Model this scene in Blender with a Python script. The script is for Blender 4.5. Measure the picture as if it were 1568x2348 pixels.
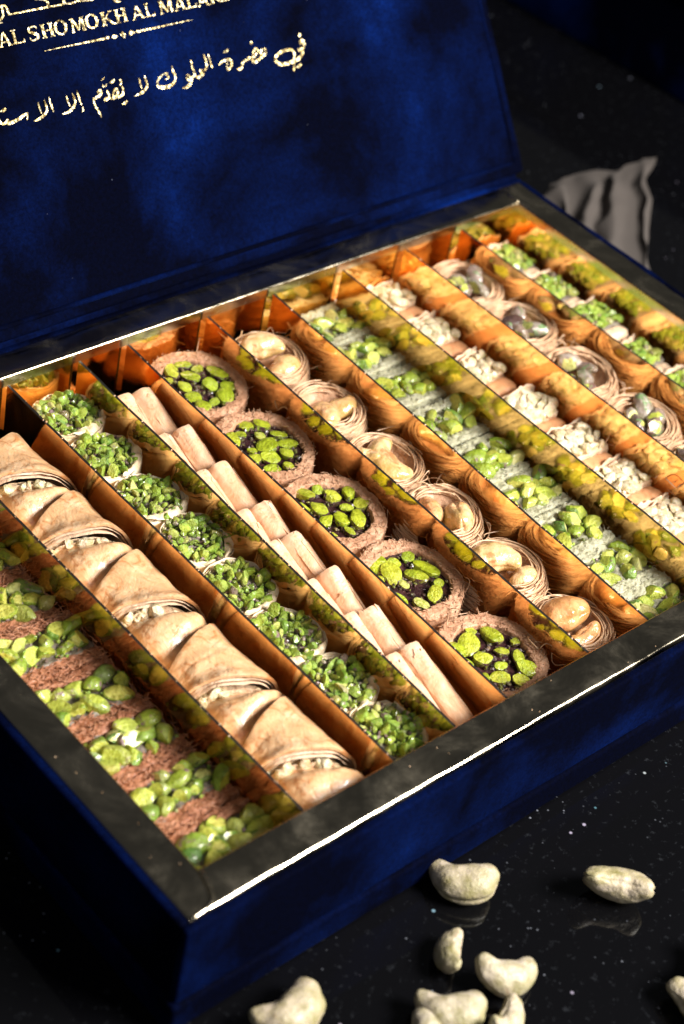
import bpy, bmesh, math, random
import numpy as np
from mathutils import Vector, Matrix, Euler

for o in list(bpy.data.objects):
    bpy.data.objects.remove(o)
scene = bpy.context.scene
COL = scene.collection
S = 0.01            # all numbers below are centimetres; z = 0 is the top of the tray rim
TABLE = -5.4        # counter top below the rim
def W3(p): return (p[0]*S, p[1]*S, (p[2]-TABLE)*S)

# ------------------------------------------------------------------ camera
cam_d = bpy.data.cameras.new('camera'); cam = bpy.data.objects.new('camera', cam_d); COL.objects.link(cam)
cam.location = W3((-30.810, -29.375, 51.889)); cam.rotation_euler = (0.867532, -0.169212, -0.717113)
cam_d.sensor_fit = 'VERTICAL'; cam_d.sensor_height = 24; cam_d.lens = 4445.38/2347*24
cam_d.clip_start = 0.02; cam_d.clip_end = 50
cam_d.dof.use_dof = True; cam_d.dof.aperture_fstop = 5.8
cam_d.dof.focus_distance = (Vector(cam.location)-Vector(W3((17.5, 9.5, -1.6)))).length
scene.camera = cam

# ------------------------------------------------------------------ light
world = bpy.data.worlds.new('World'); scene.world = world; world.use_nodes = True
bg = world.node_tree.nodes['Background']; bg.inputs[0].default_value = (0.95, 0.97, 1, 1); bg.inputs[1].default_value = 0.035
def area(name, loc, target, size, power, color):
    l = bpy.data.lights.new(name, 'AREA'); l.shape = 'RECTANGLE'; l.size, l.size_y = size; l.energy = power; l.color = color
    o = bpy.data.objects.new(name, l); COL.objects.link(o); o.location = W3(loc)
    o.rotation_euler = (Vector(W3(target))-Vector(W3(loc))).to_track_quat('-Z', 'Y').to_euler()
    return o
area('window_light', (20+46, 12-86, 84), (20, 11, -2), (0.55, 0.45), 61, (1.0, 0.965, 0.915))
area('fill_light', (-40, -75, 125), (20, 11, -2), (0.9, 0.9), 3, (0.9, 0.95, 1.0))  # added weak fill from the front left, not a lamp of the place
vs = scene.view_settings; vs.view_transform = 'Standard'; vs.look = 'None'; vs.exposure = 0; vs.gamma = 1; vs.use_curve_mapping = False
scene.render.engine = 'CYCLES'
scene.cycles.use_denoising = True
scene.cycles.max_bounces = 10; scene.cycles.glossy_bounces = 6; scene.cycles.diffuse_bounces = 4
scene.cycles.sample_clamp_indirect = 6; scene.cycles.caustics_refractive = False

# ------------------------------------------------------------------ helpers
rnd = random.Random(7)
def _hash(ix, iy, iz, seed):
    h = (ix*374761393 + iy*668265263 + iz*2147483647 + seed*974634777) & 0x7fffffff
    h = ((h ^ (h >> 13))*1274126177) & 0x7fffffff
    h = ((h ^ (h >> 16))*1103515245) & 0x7fffffff
    return (h & 0xffff)/32767.5-1.0
def vnoise(p, scale=1.0, seed=0, octaves=1):
    p = np.asarray(p, float)*scale; out = np.zeros(len(p)); amp = 1.0
    for k in range(octaves):
        i = np.floor(p).astype(np.int64); f = p-i; f = f*f*(3-2*f)
        v = 0
        for dx in (0, 1):
            for dy in (0, 1):
                for dz in (0, 1):
                    w = (f[:, 0] if dx else 1-f[:, 0])*(f[:, 1] if dy else 1-f[:, 1])*(f[:, 2] if dz else 1-f[:, 2])
                    v = v+w*_hash(i[:, 0]+dx, i[:, 1]+dy, i[:, 2]+dz, seed+k*17)
        out += amp*v; amp *= .5; p = p*2.03
    return out
def mesh(name, verts, faces, mats, smooth=True, sharp=None, mat_idx=None):
    me = bpy.data.meshes.new(name)
    me.from_pydata((np.asarray(verts, float)*S).tolist(), [], [list(map(int, f)) for f in faces])
    for m in (mats if isinstance(mats, (list, tuple)) else [mats]): me.materials.append(m)
    if smooth: me.polygons.foreach_set('use_smooth', [True]*len(me.polygons))
    if mat_idx is not None: me.polygons.foreach_set('material_index', list(map(int, mat_idx)))
    if sharp: me.set_sharp_from_angle(angle=math.radians(sharp))
    me.update(); return me
def put(name, me, parent=None, loc=(0, 0, 0), rot=(0, 0, 0), scale=(1, 1, 1), label=None, cat=None, group=None, kind=None):
    o = bpy.data.objects.new(name, me); COL.objects.link(o)
    if parent is None: o.location = W3(loc)
    else: o.parent = parent; o.location = (loc[0]*S, loc[1]*S, loc[2]*S)
    o.rotation_euler = rot; o.scale = scale if isinstance(scale, (tuple, list)) else (scale,)*3
    if label: o['label'] = label
    if cat: o['category'] = cat
    if group: o['group'] = group
    if kind: o['kind'] = kind
    return o
def join(parts):
    V, F, n = [], [], 0
    for v, f in parts:
        v = np.asarray(v, float); V.append(v); F.extend([[i+n for i in q] for q in f]); n += len(v)
    return np.concatenate(V), F
def box(x0, x1, y0, y1, z0, z1):
    v = [(x, y, z) for z in (z0, z1) for y in (y0, y1) for x in (x0, x1)]
    return v, [(0, 2, 3, 1), (4, 5, 7, 6), (0, 1, 5, 4), (2, 6, 7, 3), (0, 4, 6, 2), (1, 3, 7, 5)]
def rbox(a, b, c, r, res=(12, 8, 8), center=(0, 0, 0)):
    """rounded box with half sizes a, b, c; returns verts, faces, normals"""
    V, N, F = [], [], []
    h = np.array([a, b, c]); inner = np.maximum(h-r, 1e-4)
    def spacing(n, half):
        t = np.linspace(-1, 1, n+1)*half
        k = np.concatenate([np.linspace(-half, -half+r, 4), t[(t > -half+r*1.05) & (t < half-r*1.05)], np.linspace(half-r, half, 4)])
        return np.unique(np.round(k, 6))
    sp = [spacing(res[i], h[i]) for i in range(3)]
    for ax in range(3):
        u, w = (ax+1) % 3, (ax+2) % 3
        for sgn in (-1, 1):
            U, Wv = np.meshgrid(sp[u], sp[w], indexing='ij')
            P = np.zeros(U.shape+(3,)); P[..., ax] = sgn*h[ax]; P[..., u] = U; P[..., w] = Wv
            P = P.reshape(-1, 3); q = np.clip(P, -inner, inner); d = P-q
            n = d/np.linalg.norm(d, axis=1, keepdims=True); base = sum(len(x) for x in V)
            V.append(q+n*r); N.append(n); nu, nw = U.shape
            for i in range(nu-1):
                for j in range(nw-1):
                    f = [base+i*nw+j, base+(i+1)*nw+j, base+(i+1)*nw+j+1, base+i*nw+j+1]
                    F.append(f if sgn > 0 else f[::-1])
    return np.concatenate(V)+np.array(center), F, np.concatenate(N)
def grid_faces(nu, nv, wrap_u=False, wrap_v=False, base=0, flip=False):
    F = []
    for i in range(nu if wrap_u else nu-1):
        for j in range(nv if wrap_v else nv-1):
            a, b = i*nv+j, ((i+1) % nu)*nv+j; c, d = ((i+1) % nu)*nv+(j+1) % nv, i*nv+(j+1) % nv
            f = [a+base, b+base, c+base, d+base]; F.append(f[::-1] if flip else f)
    return F
def tubes(lines, radii, sides=4):
    V, F, n = [], [], 0
    ang = np.arange(sides)*2*math.pi/sides
    for L, r in zip(lines, radii):
        L = np.asarray(L, float); m = len(L)
        T = np.gradient(L, axis=0); T /= np.linalg.norm(T, axis=1, keepdims=True)+1e-9
        ref = np.array([0, 0, 1.0]) if abs(T[:, 2]).mean() < .8 else np.array([1.0, 0, 0])
        A = np.cross(T, ref); A /= np.linalg.norm(A, axis=1, keepdims=True)+1e-9; B = np.cross(T, A)
        rr = r*np.clip(np.minimum(np.arange(m), np.arange(m)[::-1])*.6+.45, 0, 1)
        R = L[:, None, :]+rr[:, None, None]*(np.cos(ang)[None, :, None]*A[:, None, :]+np.sin(ang)[None, :, None]*B[:, None, :])
        V.append(R.reshape(-1, 3)); F += grid_faces(m, sides, wrap_v=True, base=n)
        F.append([n+k for k in range(sides)]); F.append([n+(m-1)*sides+k for k in range(sides)][::-1]); n += m*sides
    return np.concatenate(V), F
def ico(sub):
    bm = bmesh.new(); bmesh.ops.create_icosphere(bm, subdivisions=sub, radius=1)
    v = np.array([x.co[:] for x in bm.verts]); f = [[x.index for x in q.verts] for q in bm.faces]; bm.free(); return v, f
ICO = {k: ico(k) for k in (1, 2, 3)}
def nut(seed, dims, cuts=2, sub=3, rough=.06, cutrange=(.5, .85), topcut=None, pointy=.0):
    r = np.random.default_rng(seed); v, f = ICO[sub]; v = v.copy()
    v *= (1+rough*vnoise(v, 1.7, seed))[:, None]
    if pointy: v[:, 1:] *= (1-pointy*np.abs(v[:, :1])**2)
    cl = np.zeros(len(v), bool)
    for k in range(cuts):
        n = r.normal(size=3); n /= np.linalg.norm(n); d = r.uniform(*cutrange); e = v@n-d; v -= np.outer(np.clip(e, 0, None), n)*.97; cl |= e > 0
    if topcut is not None:
        e = v[:, 2]-topcut; v[:, 2] -= np.clip(e, 0, None)*.78; cl |= e > 0
    v *= (1+.035*vnoise(v, 3.5, seed+5, 2))[:, None]
    nut.cut = [int(all(cl[i] for i in q)) for q in f]
    return v*np.array(dims), f
def poisson(n, rmin, sampler, tries=4000, seed=0):
    r = random.Random(seed); out = []
    for _ in range(tries):
        p = sampler(r)
        if p is None: continue
        if all((p[0]-q[0])**2+(p[1]-q[1])**2 >= rmin*rmin for q in out):
            out.append(p)
            if len(out) >= n: break
    return out

# ------------------------------------------------------------------ materials
class Mat:
    def __init__(s, name, base=(.5, .5, .5), rough=.5, metal=0, **kw):
        s.m = bpy.data.materials.new(name); s.m.use_nodes = True; s.t = s.m.node_tree; s.b = s.t.nodes['Principled BSDF']
        s.set('Base Color', (*base, 1)); s.set('Roughness', rough); s.set('Metallic', metal)
        for k, v in kw.items(): s.set(k.replace('_', ' '), v)
        s.co = s.t.nodes.new('ShaderNodeTexCoord').outputs['Object']
    def set(s, k, v): s.b.inputs[k].default_value = v
    def n(s, typ, **kw):
        x = s.t.nodes.new(typ)
        for k, v in kw.items(): setattr(x, k, v)
        return x
    def l(s, a, b): s.t.links.new(a, b)
    def mapped(s, scale):
        x = s.n('ShaderNodeMapping'); s.l(s.co, x.inputs[0]); x.inputs['Scale'].default_value = scale; return x.outputs[0]
    def noise(s, scale, detail=4, rough=.6, dist=0, vec=None):
        x = s.n('ShaderNodeTexNoise'); x.inputs['Scale'].default_value = scale; x.inputs['Detail'].default_value = detail
        x.inputs['Roughness'].default_value = rough; x.inputs['Distortion'].default_value = dist; s.l(vec or s.co, x.inputs['Vector']); return x.outputs['Fac']
    def voronoi(s, scale, feature='F1', out='Distance', vec=None):
        x = s.n('ShaderNodeTexVoronoi', feature=feature); x.inputs['Scale'].default_value = scale; s.l(vec or s.co, x.inputs['Vector']); return x.outputs[out]
    def ramp(s, fac, stops, interp='LINEAR'):
        x = s.n('ShaderNodeValToRGB'); r = x.color_ramp; r.interpolation = interp
        while len(r.elements) < len(stops): r.elements.new(.5)
        for e, (p, c) in zip(r.elements, stops): e.position = p; e.color = (*c, 1) if len(c) == 3 else c
        s.l(fac, x.inputs[0]); return x.outputs[0]
    def mix(s, fac, a, b, blend='MIX'):
        x = s.n('ShaderNodeMix', data_type='RGBA', blend_type=blend)
        for sock, val in ((x.inputs[0], fac), (x.inputs[6], a), (x.inputs[7], b)):
            if hasattr(val, 'is_output'): s.l(val, sock)
            elif isinstance(val, (int, float)): sock.default_value = val
            else: sock.default_value = (*val, 1)
        return x.outputs[2]
    def math(s, op, a, b=0.0):
        x = s.n('ShaderNodeMath', operation=op)
        for i, val in enumerate((a, b)):
            if hasattr(val, 'is_output'): s.l(val, x.inputs[i])
            else: x.inputs[i].default_value = val
        return x.outputs[0]
    def objrand(s): return s.n('ShaderNodeObjectInfo').outputs['Random']
    def island(s): return s.n('ShaderNodeNewGeometry').outputs['Random Per Island']
    def color(s, c): s.l(c, s.b.inputs['Base Color'])
    def rough(s, fac, lo, hi):
        x = s.n('ShaderNodeMapRange'); x.inputs[3].default_value = lo; x.inputs[4].default_value = hi; s.l(fac, x.inputs[0]); s.l(x.outputs[0], s.b.inputs['Roughness'])
    def bump(s, h, dist, strength=1.0):
        x = s.n('ShaderNodeBump'); x.inputs['Distance'].default_value = dist; x.inputs['Strength'].default_value = strength
        s.l(h, x.inputs['Height']); s.l(x.outputs[0], s.b.inputs['Normal'])

def velvet():
    m = Mat('blue_velvet', rough=.85)
    blotch = m.noise(9, 5, .6, .25); fine = m.noise(900, 2)
    f = m.ramp(blotch, [(.46, (0, 0, 0)), (.61, (.30, .35, .35)), (.72, (1, 1, 1))])
    c = m.mix(f, (0.00015, 0.0005, 0.0042), (0.0007, 0.0085, 0.074))
    lint = m.ramp(m.voronoi(160), [(.0, (1, 1, 1)), (.035, (0, 0, 0))])
    keep = m.ramp(m.noise(70, 1), [(.62, (0, 0, 0)), (.64, (1, 1, 1))])
    nap = m.ramp(m.noise(620, 4, .75, .4), [(.35, (.55, .55, .55)), (.65, (1.5, 1.5, 1.5))]); c = m.mix(1.0, c, nap, 'MULTIPLY')
    c = m.mix(m.math('MULTIPLY', m.math('MULTIPLY', lint, keep), .7), c, (.35, .4, .55)); m.color(c)
    m.set('Specular IOR Level', .02); m.set('Sheen Roughness', .35); m.set('Sheen Tint', (.06, .2, .95, 1))
    m.l(m.math('MULTIPLY', f, .12), m.b.inputs['Sheen Weight'])
    h = m.math('ADD', m.math('MULTIPLY', m.noise(26, 3), 1.0), m.math('MULTIPLY', fine, .06)); m.bump(h, .0016, .55); return m.m
VELVET = velvet()
def gold(name, base, r0, r1, wave, wscale=16):
    m = Mat(name, base, .1, 1.0)
    sm = m.noise(34, 6, .7, .6); m.rough(m.ramp(sm, [(.38, (0, 0, 0)), (.72, (1, 1, 1))]), r0, r1)
    m.bump(m.math('ADD', m.noise(wscale, 1), m.math('MULTIPLY', m.noise(420, 2), .012)), wave, .6); return m.m
GOLD = gold('gold_mirror_card', (.96, .60, .24), .055, .15, .0032)
RIM = gold('gold_rim_foil', (.66, .58, .43), .10, .38, .0005, 30)
def simple(name, base, rough=.5, **kw): return Mat(name, base, rough, **kw).m
EDGE = simple('dark_card_edge', (.012, .010, .008), .45)
def granite():
    m = Mat('black_granite', (.003, .003, .004), .07)
    a = m.voronoi(95, out='Color'); d = m.voronoi(95); big = m.ramp(d, [(.0, (1, 1, 1)), (.045, (1, 1, 1)), (.085, (0, 0, 0))])
    sep = m.n('ShaderNodeSeparateColor'); m.l(a, sep.inputs[0])
    k = m.ramp(sep.outputs[0], [(.62, (0, 0, 0)), (.72, (1, 1, 1))])
    tint = m.ramp(sep.outputs[1], [(0, (.24, .21, .26)), (.5, (.27, .24, .32)), (.8, (.08, .18, .22)), (1, (.32, .32, .32))])
    fine = m.ramp(m.noise(260, 3, .7), [(.60, (.002, .002, .0025)), (.85, (.022, .024, .028))])
    d2 = m.ramp(m.voronoi(230), [(.0, (1, 1, 1)), (.06, (1, 1, 1)), (.12, (0, 0, 0))]); k2 = m.ramp(m.noise(45, 2), [(.5, (0, 0, 0)), (.7, (1, 1, 1))])
    fine = m.mix(m.math('MULTIPLY', d2, k2), fine, (.16, .17, .20))
    m.color(m.mix(m.math('MULTIPLY', big, k), fine, tint)); m.set('Specular IOR Level', .5); return m.m
GRANITE = granite()
def nutmat(name, stops, skin, skin_cov, rough=.28, island=False, scale=160, sss=.12):
    m = Mat(name, rough=rough)
    r = m.island() if island else m.objrand()
    c = m.ramp(r, stops)
    c = m.mix(m.ramp(m.noise(scale*1.1, 4, .7), [(.38, (0, 0, 0)), (.66, (1, 1, 1))]), c, m.mix(1.0, c, (.60, .64, .40), 'MULTIPLY'))
    c = m.mix(m.ramp(m.noise(scale*3.6, 3, .7), [(.45, (0, 0, 0)), (.72, (1, 1, 1))]), c, m.mix(1.0, c, (.70, .68, .52), 'MULTIPLY'))
    v = m.n('ShaderNodeVectorMath', operation='ADD'); m.l(m.co, v.inputs[0])
    cmb = m.n('ShaderNodeCombineXYZ'); m.l(m.math('MULTIPLY', r, 3.0), cmb.inputs[0]); m.l(cmb.outputs[0], v.inputs[1])
    k = m.ramp(m.noise(scale*1.5, 5, .7, .6, v.outputs[0]), [(skin_cov, (0, 0, 0)), (skin_cov+.07, (1, 1, 1))])
    c = m.mix(k, c, skin); m.color(c)
    if sss: m.set('Subsurface Weight', sss); m.set('Subsurface Radius', (.0025, .0025, .0008)); m.set('Subsurface Scale', 1.0)
    m.set('Coat Weight', .45); m.set('Coat Roughness', .13)
    m.bump(m.noise(scale*2.6, 4, .65), .0016, .9); return m.m
SKINC = (.20, .12, .13)
FLESH = [(0, (.38, .46, .055)), (.25, (.50, .53, .08)), (.5, (.62, .58, .14)), (.75, (.40, .47, .06)), (1, (.70, .66, .30))]
GREENS = [(0, (.13, .24, .025)), (.22, (.24, .34, .03)), (.45, (.33, .40, .045)), (.62, (.15, .27, .035)), (.8, (.42, .42, .09)), (.93, (.08, .18, .03)), (1, (.45, .43, .14))]
PIST = (nutmat('pistachio_kernel', GREENS, SKINC, .575, .3), nutmat('pistachio_flesh', FLESH, (.30, .36, .06), .62, .34))
WPIST = (nutmat('pistachio_in_syrup', [(0, (.24, .32, .02)), (.4, (.17, .26, .02)), (.7, (.28, .32, .03)), (1, (.34, .30, .05))], (.07, .03, .035), .46, .2), nutmat('pistachio_flesh_in_syrup', [(0, (.42, .47, .025)), (.4, (.32, .41, .025)), (.7, (.52, .53, .05)), (.9, (.38, .42, .03)), (1, (.72, .66, .30))], (.26, .32, .02), .56, .2))
CHOP = (nutmat('chopped_pistachio', [(0, (.22, .36, .035)), (.3, (.32, .45, .05)), (.55, (.15, .29, .035)), (.75, (.40, .50, .07)), (.9, (.46, .48, .14)), (1, (.16, .09, .10))], SKINC, .56, .4, scale=220), nutmat('chopped_pistachio_flesh', [(0, (.30, .41, .05)), (.3, (.40, .48, .06)), (.6, (.22, .34, .04)), (.85, (.50, .54, .13)), (1, (.58, .54, .22))], (.28, .32, .08), .64, .45, scale=220))
CRUMB = nutmat('pistachio_crumbs', [(0, (.24, .37, .05)), (.35, (.36, .46, .07)), (.5, (.12, .17, .04)), (.62, (.45, .46, .24)), (.72, (.16, .085, .09)), (.88, (.24, .15, .16)), (1, (.58, .50, .43))], (.18, .13, .12), .60, .5, island=True, scale=240, sss=0)
CRUMBD = nutmat('syrupy_nut_crumbs', [(0, (.05, .025, .03)), (.45, (.12, .06, .055)), (.65, (.20, .22, .03)), (.8, (.07, .035, .045)), (.93, (.34, .22, .13)), (1, (.40, .42, .08))], (.06, .03, .03), .55, .25, island=True, scale=240, sss=0)
SKINNED = nutmat('pistachio_in_skin', [(0, (.17, .09, .085)), (.3, (.34, .25, .23)), (.6, (.09, .05, .05)), (1, (.46, .38, .35))], (.15, .24, .10), .55, .18, scale=130)
WHITE = nutmat('blanched_nut', [(0, (.74, .61, .44)), (.5, (.79, .69, .54)), (1, (.70, .52, .36))], (.66, .42, .22), .62, .38, scale=160)
CASHEW = nutmat('syrupy_cashew', [(0, (.74, .43, .21)), (.5, (.80, .54, .31)), (1, (.60, .29, .13))], (.50, .21, .085), .58, .2, scale=70, sss=.18)
RAWCASHEW = nutmat('raw_cashew', [(0, (.42, .36, .28)), (1, (.46, .38, .28))], (.32, .235, .15), .60, .5, scale=90, sss=.1)
for _b in [RAWCASHEW.node_tree.nodes['Principled BSDF']]: _b.inputs['Coat Weight'].default_value = .04
def fibre(name, stops, rough=.5, bscale=500, bd=.0012, island=False, nscale=120):
    m = Mat(name, rough=rough)
    c = m.ramp(m.noise(nscale, 6, .7, .3), stops)
    if island: c = m.mix(m.math('MULTIPLY', m.island(), .55), c, m.mix(1.0, c, (.55, .45, .38), 'MULTIPLY'))
    m.color(c); m.set('Coat Weight', .12); m.set('Coat Roughness', .25); m.set('Subsurface Weight', .06); m.set('Subsurface Radius', (.002, .001, .0006)); m.set('Subsurface Scale', 1.0)
    m.bump(m.math('ADD', m.noise(bscale, 4, .7), m.math('MULTIPLY', m.voronoi(bscale*.7), .6)), bd, .9); return m.m
WHEEL = fibre('toasted_kataifi', [(.25, (.33, .15, .08)), (.5, (.49, .26, .15)), (.75, (.63, .40, .26))])
WHEELF = fibre('toasted_kataifi_strand', [(.3, (.50, .26, .14)), (.7, (.70, .46, .30))], .4, island=True)
BROWN = fibre('dark_kataifi', [(.25, (.16, .055, .025)), (.5, (.34, .13, .06)), (.75, (.48, .24, .13))])
BROWNF = fibre('dark_kataifi_strand', [(.3, (.34, .12, .055)), (.7, (.54, .27, .15))], .4, island=True)
NEST = fibre('pale_kataifi_strand', [(.3, (.62, .37, .20)), (.7, (.76, .53, .35))], .35, island=True, bd=.0004)
NESTCORE = fibre('pale_kataifi', [(.3, (.42, .20, .10)), (.7, (.60, .36, .21))], .5)
PALE = fibre('white_kataifi', [(.25, (.27, .26, .15)), (.5, (.37, .36, .24)), (.75, (.50, .48, .36))], .45, 800, .0009)
PALEF = fibre('white_kataifi_strand', [(.3, (.42, .41, .30)), (.7, (.58, .57, .46))], .4, island=True)
PASTE = fibre('nut_paste', [(.25, (.07, .045, .04)), (.5, (.16, .13, .10)), (.75, (.32, .29, .22))], .4)
PALEPASTE = fibre('pale_nut_paste', [(.25, (.10, .09, .06)), (.5, (.26, .25, .17)), (.75, (.50, .48, .38))], .4)
WHITEPASTE = fibre('white_nut_paste', [(.25, (.48, .28, .15)), (.5, (.68, .50, .33)), (.75, (.78, .62, .46))], .45)
def syrup():
    m = Mat('dark_syrup', (.03, .013, .012), .15); m.color(m.ramp(m.noise(230, 4), [(.35, (.010, .004, .006)), (.6, (.05, .02, .02)), (.8, (.13, .06, .03))]))
    m.bump(m.noise(300, 3), .0016, .8); return m.m
SYRUP = syrup()
def phyllo(name, stops, rough, blot, blotcol, coat=.3, bscale=60, bd=.001):
    m = Mat(name, rough=rough)
    c = m.ramp(m.noise(55, 6, .68, .8), stops)
    c = m.mix(m.ramp(m.noise(130, 6, .68, 1.2), [(blot, (0, 0, 0)), (blot+.11, (.85, .85, .85))]), c, blotcol); m.color(c)
    m.set('Coat Weight', coat); m.set('Coat Roughness', .18); m.set('Subsurface Weight', .12); m.set('Subsurface Radius', (.003, .0015, .0008)); m.set('Subsurface Scale', 1.0)
    m.rough(m.noise(90, 4), rough-.12, rough+.15)
    m.bump(m.math('ADD', m.noise(bscale, 5, .65, .8), m.math('MULTIPLY', m.noise(700, 3), .10)), bd, .75); return m.m
LOG = phyllo('glazed_golden_phyllo', [(.3, (.48, .25, .11)), (.5, (.62, .37, .19)), (.7, (.74, .53, .34))], .30, .53, (.44, .18, .06), .55, 90, .0018)
FINGER = phyllo('pale_rolled_phyllo', [(.3, (.54, .28, .14)), (.5, (.70, .43, .27)), (.7, (.80, .58, .42))], .34, .57, (.56, .27, .13), .35, 90, .0013)
CREAM = phyllo('cream_phyllo', [(.3, (.62, .45, .27)), (.6, (.76, .63, .44)), (.8, (.80, .70, .53))], .42, .66, (.55, .30, .14), .2, 160, .0014)
LAYER = phyllo('orange_baked_phyllo', [(.3, (.58, .25, .11)), (.6, (.70, .36, .18)), (.8, (.76, .45, .26))], .38, .68, (.50, .2, .08), .25, 140, .0009)
SHEET = phyllo('crumpled_phyllo', [(.3, (.60, .40, .25)), (.6, (.74, .55, .39)), (.8, (.80, .66, .50))], .45, .66, (.50, .26, .12), .2, 160, .0016)
def foil():
    m = Mat('gold_foil_print', (.80, .66, .36), .38, 1.0)
    v = m.voronoi(520); n = m.noise(380, 3)
    m.color(m.ramp(n, [(.34, (.16, .11, .04)), (.5, (.46, .36, .17)), (.7, (.80, .70, .46))])); m.bump(m.math('ADD', v, n), .0006, 1.0); return m.m
FOIL = foil()
REFLECTION = simple('greyish_beige_reflection', (.055, .045, .039), .9)  # colour stands in for pale light reflected in the polished counter

# ------------------------------------------------------------------ counter top
v, f = box(-160, 240, -110, 260, TABLE-4, TABLE)
put('countertop', mesh('countertop', v, f, GRANITE, smooth=False), kind='structure')

# ------------------------------------------------------------------ the box with its lid
WD, DP, T = 41.88, 26.0, 1.6
gbox = put('pastry_gift_box', None, loc=(20.94, 13, TABLE), label='open royal blue velvet gift box with gold lettering inside its lid', cat='gift box')
def inbox(p): return (p[0]-20.94, p[1]-13, p[2]-TABLE)
def vel(name, a, b, c, r, center, parent, res=(40, 8, 8), amp=.02, extra=None):
    v, f, n = rbox(a, b, c, r, res); v = v+n*(amp*vnoise(v, .35, 3, 2))[:, None]
    return put(name, mesh(name, v, f, VELVET), parent, center)
o_, i_ = 1.95, 1.57
zt, zb = -.05, -3.95
hz = (zt-zb)/2
for (x0, x1, y0, y1) in ((-o_, WD+o_, -o_, -i_), (-o_, WD+o_, DP+i_, DP+o_), (-o_, -i_, -i_, DP+i_), (WD+i_, WD+o_, -i_, DP+i_)):
    vel('side_wall', (x1-x0)/2, (y1-y0)/2, hz+.2, .14, inbox(((x0+x1)/2, (y0+y1)/2, (zt+zb)/2-.2)), gbox, (50, 40, 6))
vel('base_board', (WD+4.3)/2, (DP+4.3)/2, (-3.95-TABLE)/2, .18, inbox((WD/2, DP/2, (-3.95+TABLE)/2)), gbox, (50, 40, 4))
LA = math.radians(54.5)
lid = put('lid', None, gbox, inbox((0, 27.62, 0)), (LA, 0, 0)); lid['label'] = 'navy velvet lid with gold lettering'
vel('hinge_strip', (WD+3.6)/2, .6, .12, .1, (WD/2, .1, -.34), lid, (50, 6, 2), .01)
vel('cover_board', (WD+4.6)/2, 14.8, .22, .2, (WD/2, 15.15, -.26), lid, (50, 40, 2))
vel('padded_panel', (WD+3.2)/2, 14.0, .2, .19, (WD/2, 15.0, -.09), lid, (70, 50, 2), .03)
px0, px1, py0, py1 = -1.62, WD+1.62, 1.0, 29.0
for seg_ in ([(px0, py0), (px1, py0)], [(px1, py0), (px1, py1)], [(px0, py0), (px0, py1)]):
    t = np.linspace(0, 1, 60)[:, None]; L = np.array(seg_[0])+(np.array(seg_[1])-np.array(seg_[0]))*t
    zz = .03+.02*vnoise(np.c_[L, np.zeros(60)], .6, 4, 2); v, f = tubes([np.c_[L, zz]], [.13], 10); put('piping', mesh('piping', v, f, VELVET), lid)
FW = .115
def ribbon(pts, name='letter'):
    pts = np.array(pts, float); n = len(pts)
    t = np.linspace(0, n-1, max(6, n*7)); idx = np.clip(t.astype(int), 0, n-2); fr = (t-idx)[:, None]
    p0 = pts[np.clip(idx-1, 0, n-1)]; p1 = pts[idx]; p2 = pts[idx+1]; p3 = pts[np.clip(idx+2, 0, n-1)]
    c = .5*((2*p1)+(-p0+p2)*fr+(2*p0-5*p1+4*p2-p3)*fr**2+(-p0+3*p1-3*p2+p3)*fr**3)
    xy = c[:, :2]; w = np.clip(c[:, 2], .01, None)*.43
    tg = np.gradient(xy, axis=0); tg /= np.linalg.norm(tg, axis=1, keepdims=True)+1e-9; nn = np.c_[-tg[:, 1], tg[:, 0]]
    cap0 = xy[0]-tg[0]*w[0]*.6; cap1 = xy[-1]+tg[-1]*w[-1]*.6
    L = np.vstack([[cap0], xy+nn*w[:, None], [cap1]]); R = np.vstack([[cap0], xy-nn*w[:, None], [cap1]]); m = len(L)
    V = np.vstack([np.c_[L, np.full(m, .03)], np.c_[R, np.full(m, .03)], np.c_[L, np.full(m, -.02)], np.c_[R, np.full(m, -.02)]])
    F = [[i, m+i, m+i+1, i+1] for i in range(m-1)]+[[i+1, 2*m+i+1, 2*m+i, i] for i in range(m-1)]+[[m+i, 3*m+i, 3*m+i+1, m+i+1] for i in range(m-1)]
    put(name, mesh(name, V, F, FOIL, smooth=False), lid, (0, 0, FW))
def plate(polys, name):
    P = []
    for q in polys:
        q = np.array(q, float); m = len(q)
        P.append((np.vstack([np.c_[q, np.full(m, .03)], np.c_[q, np.full(m, -.02)]]), [list(range(m))]+[[i, i+m, (i+1) % m+m, (i+1) % m] for i in range(m)]))
    v, f = join(P); put(name, mesh(name, v, f, FOIL, smooth=False), lid, (0, 0, FW))
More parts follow.
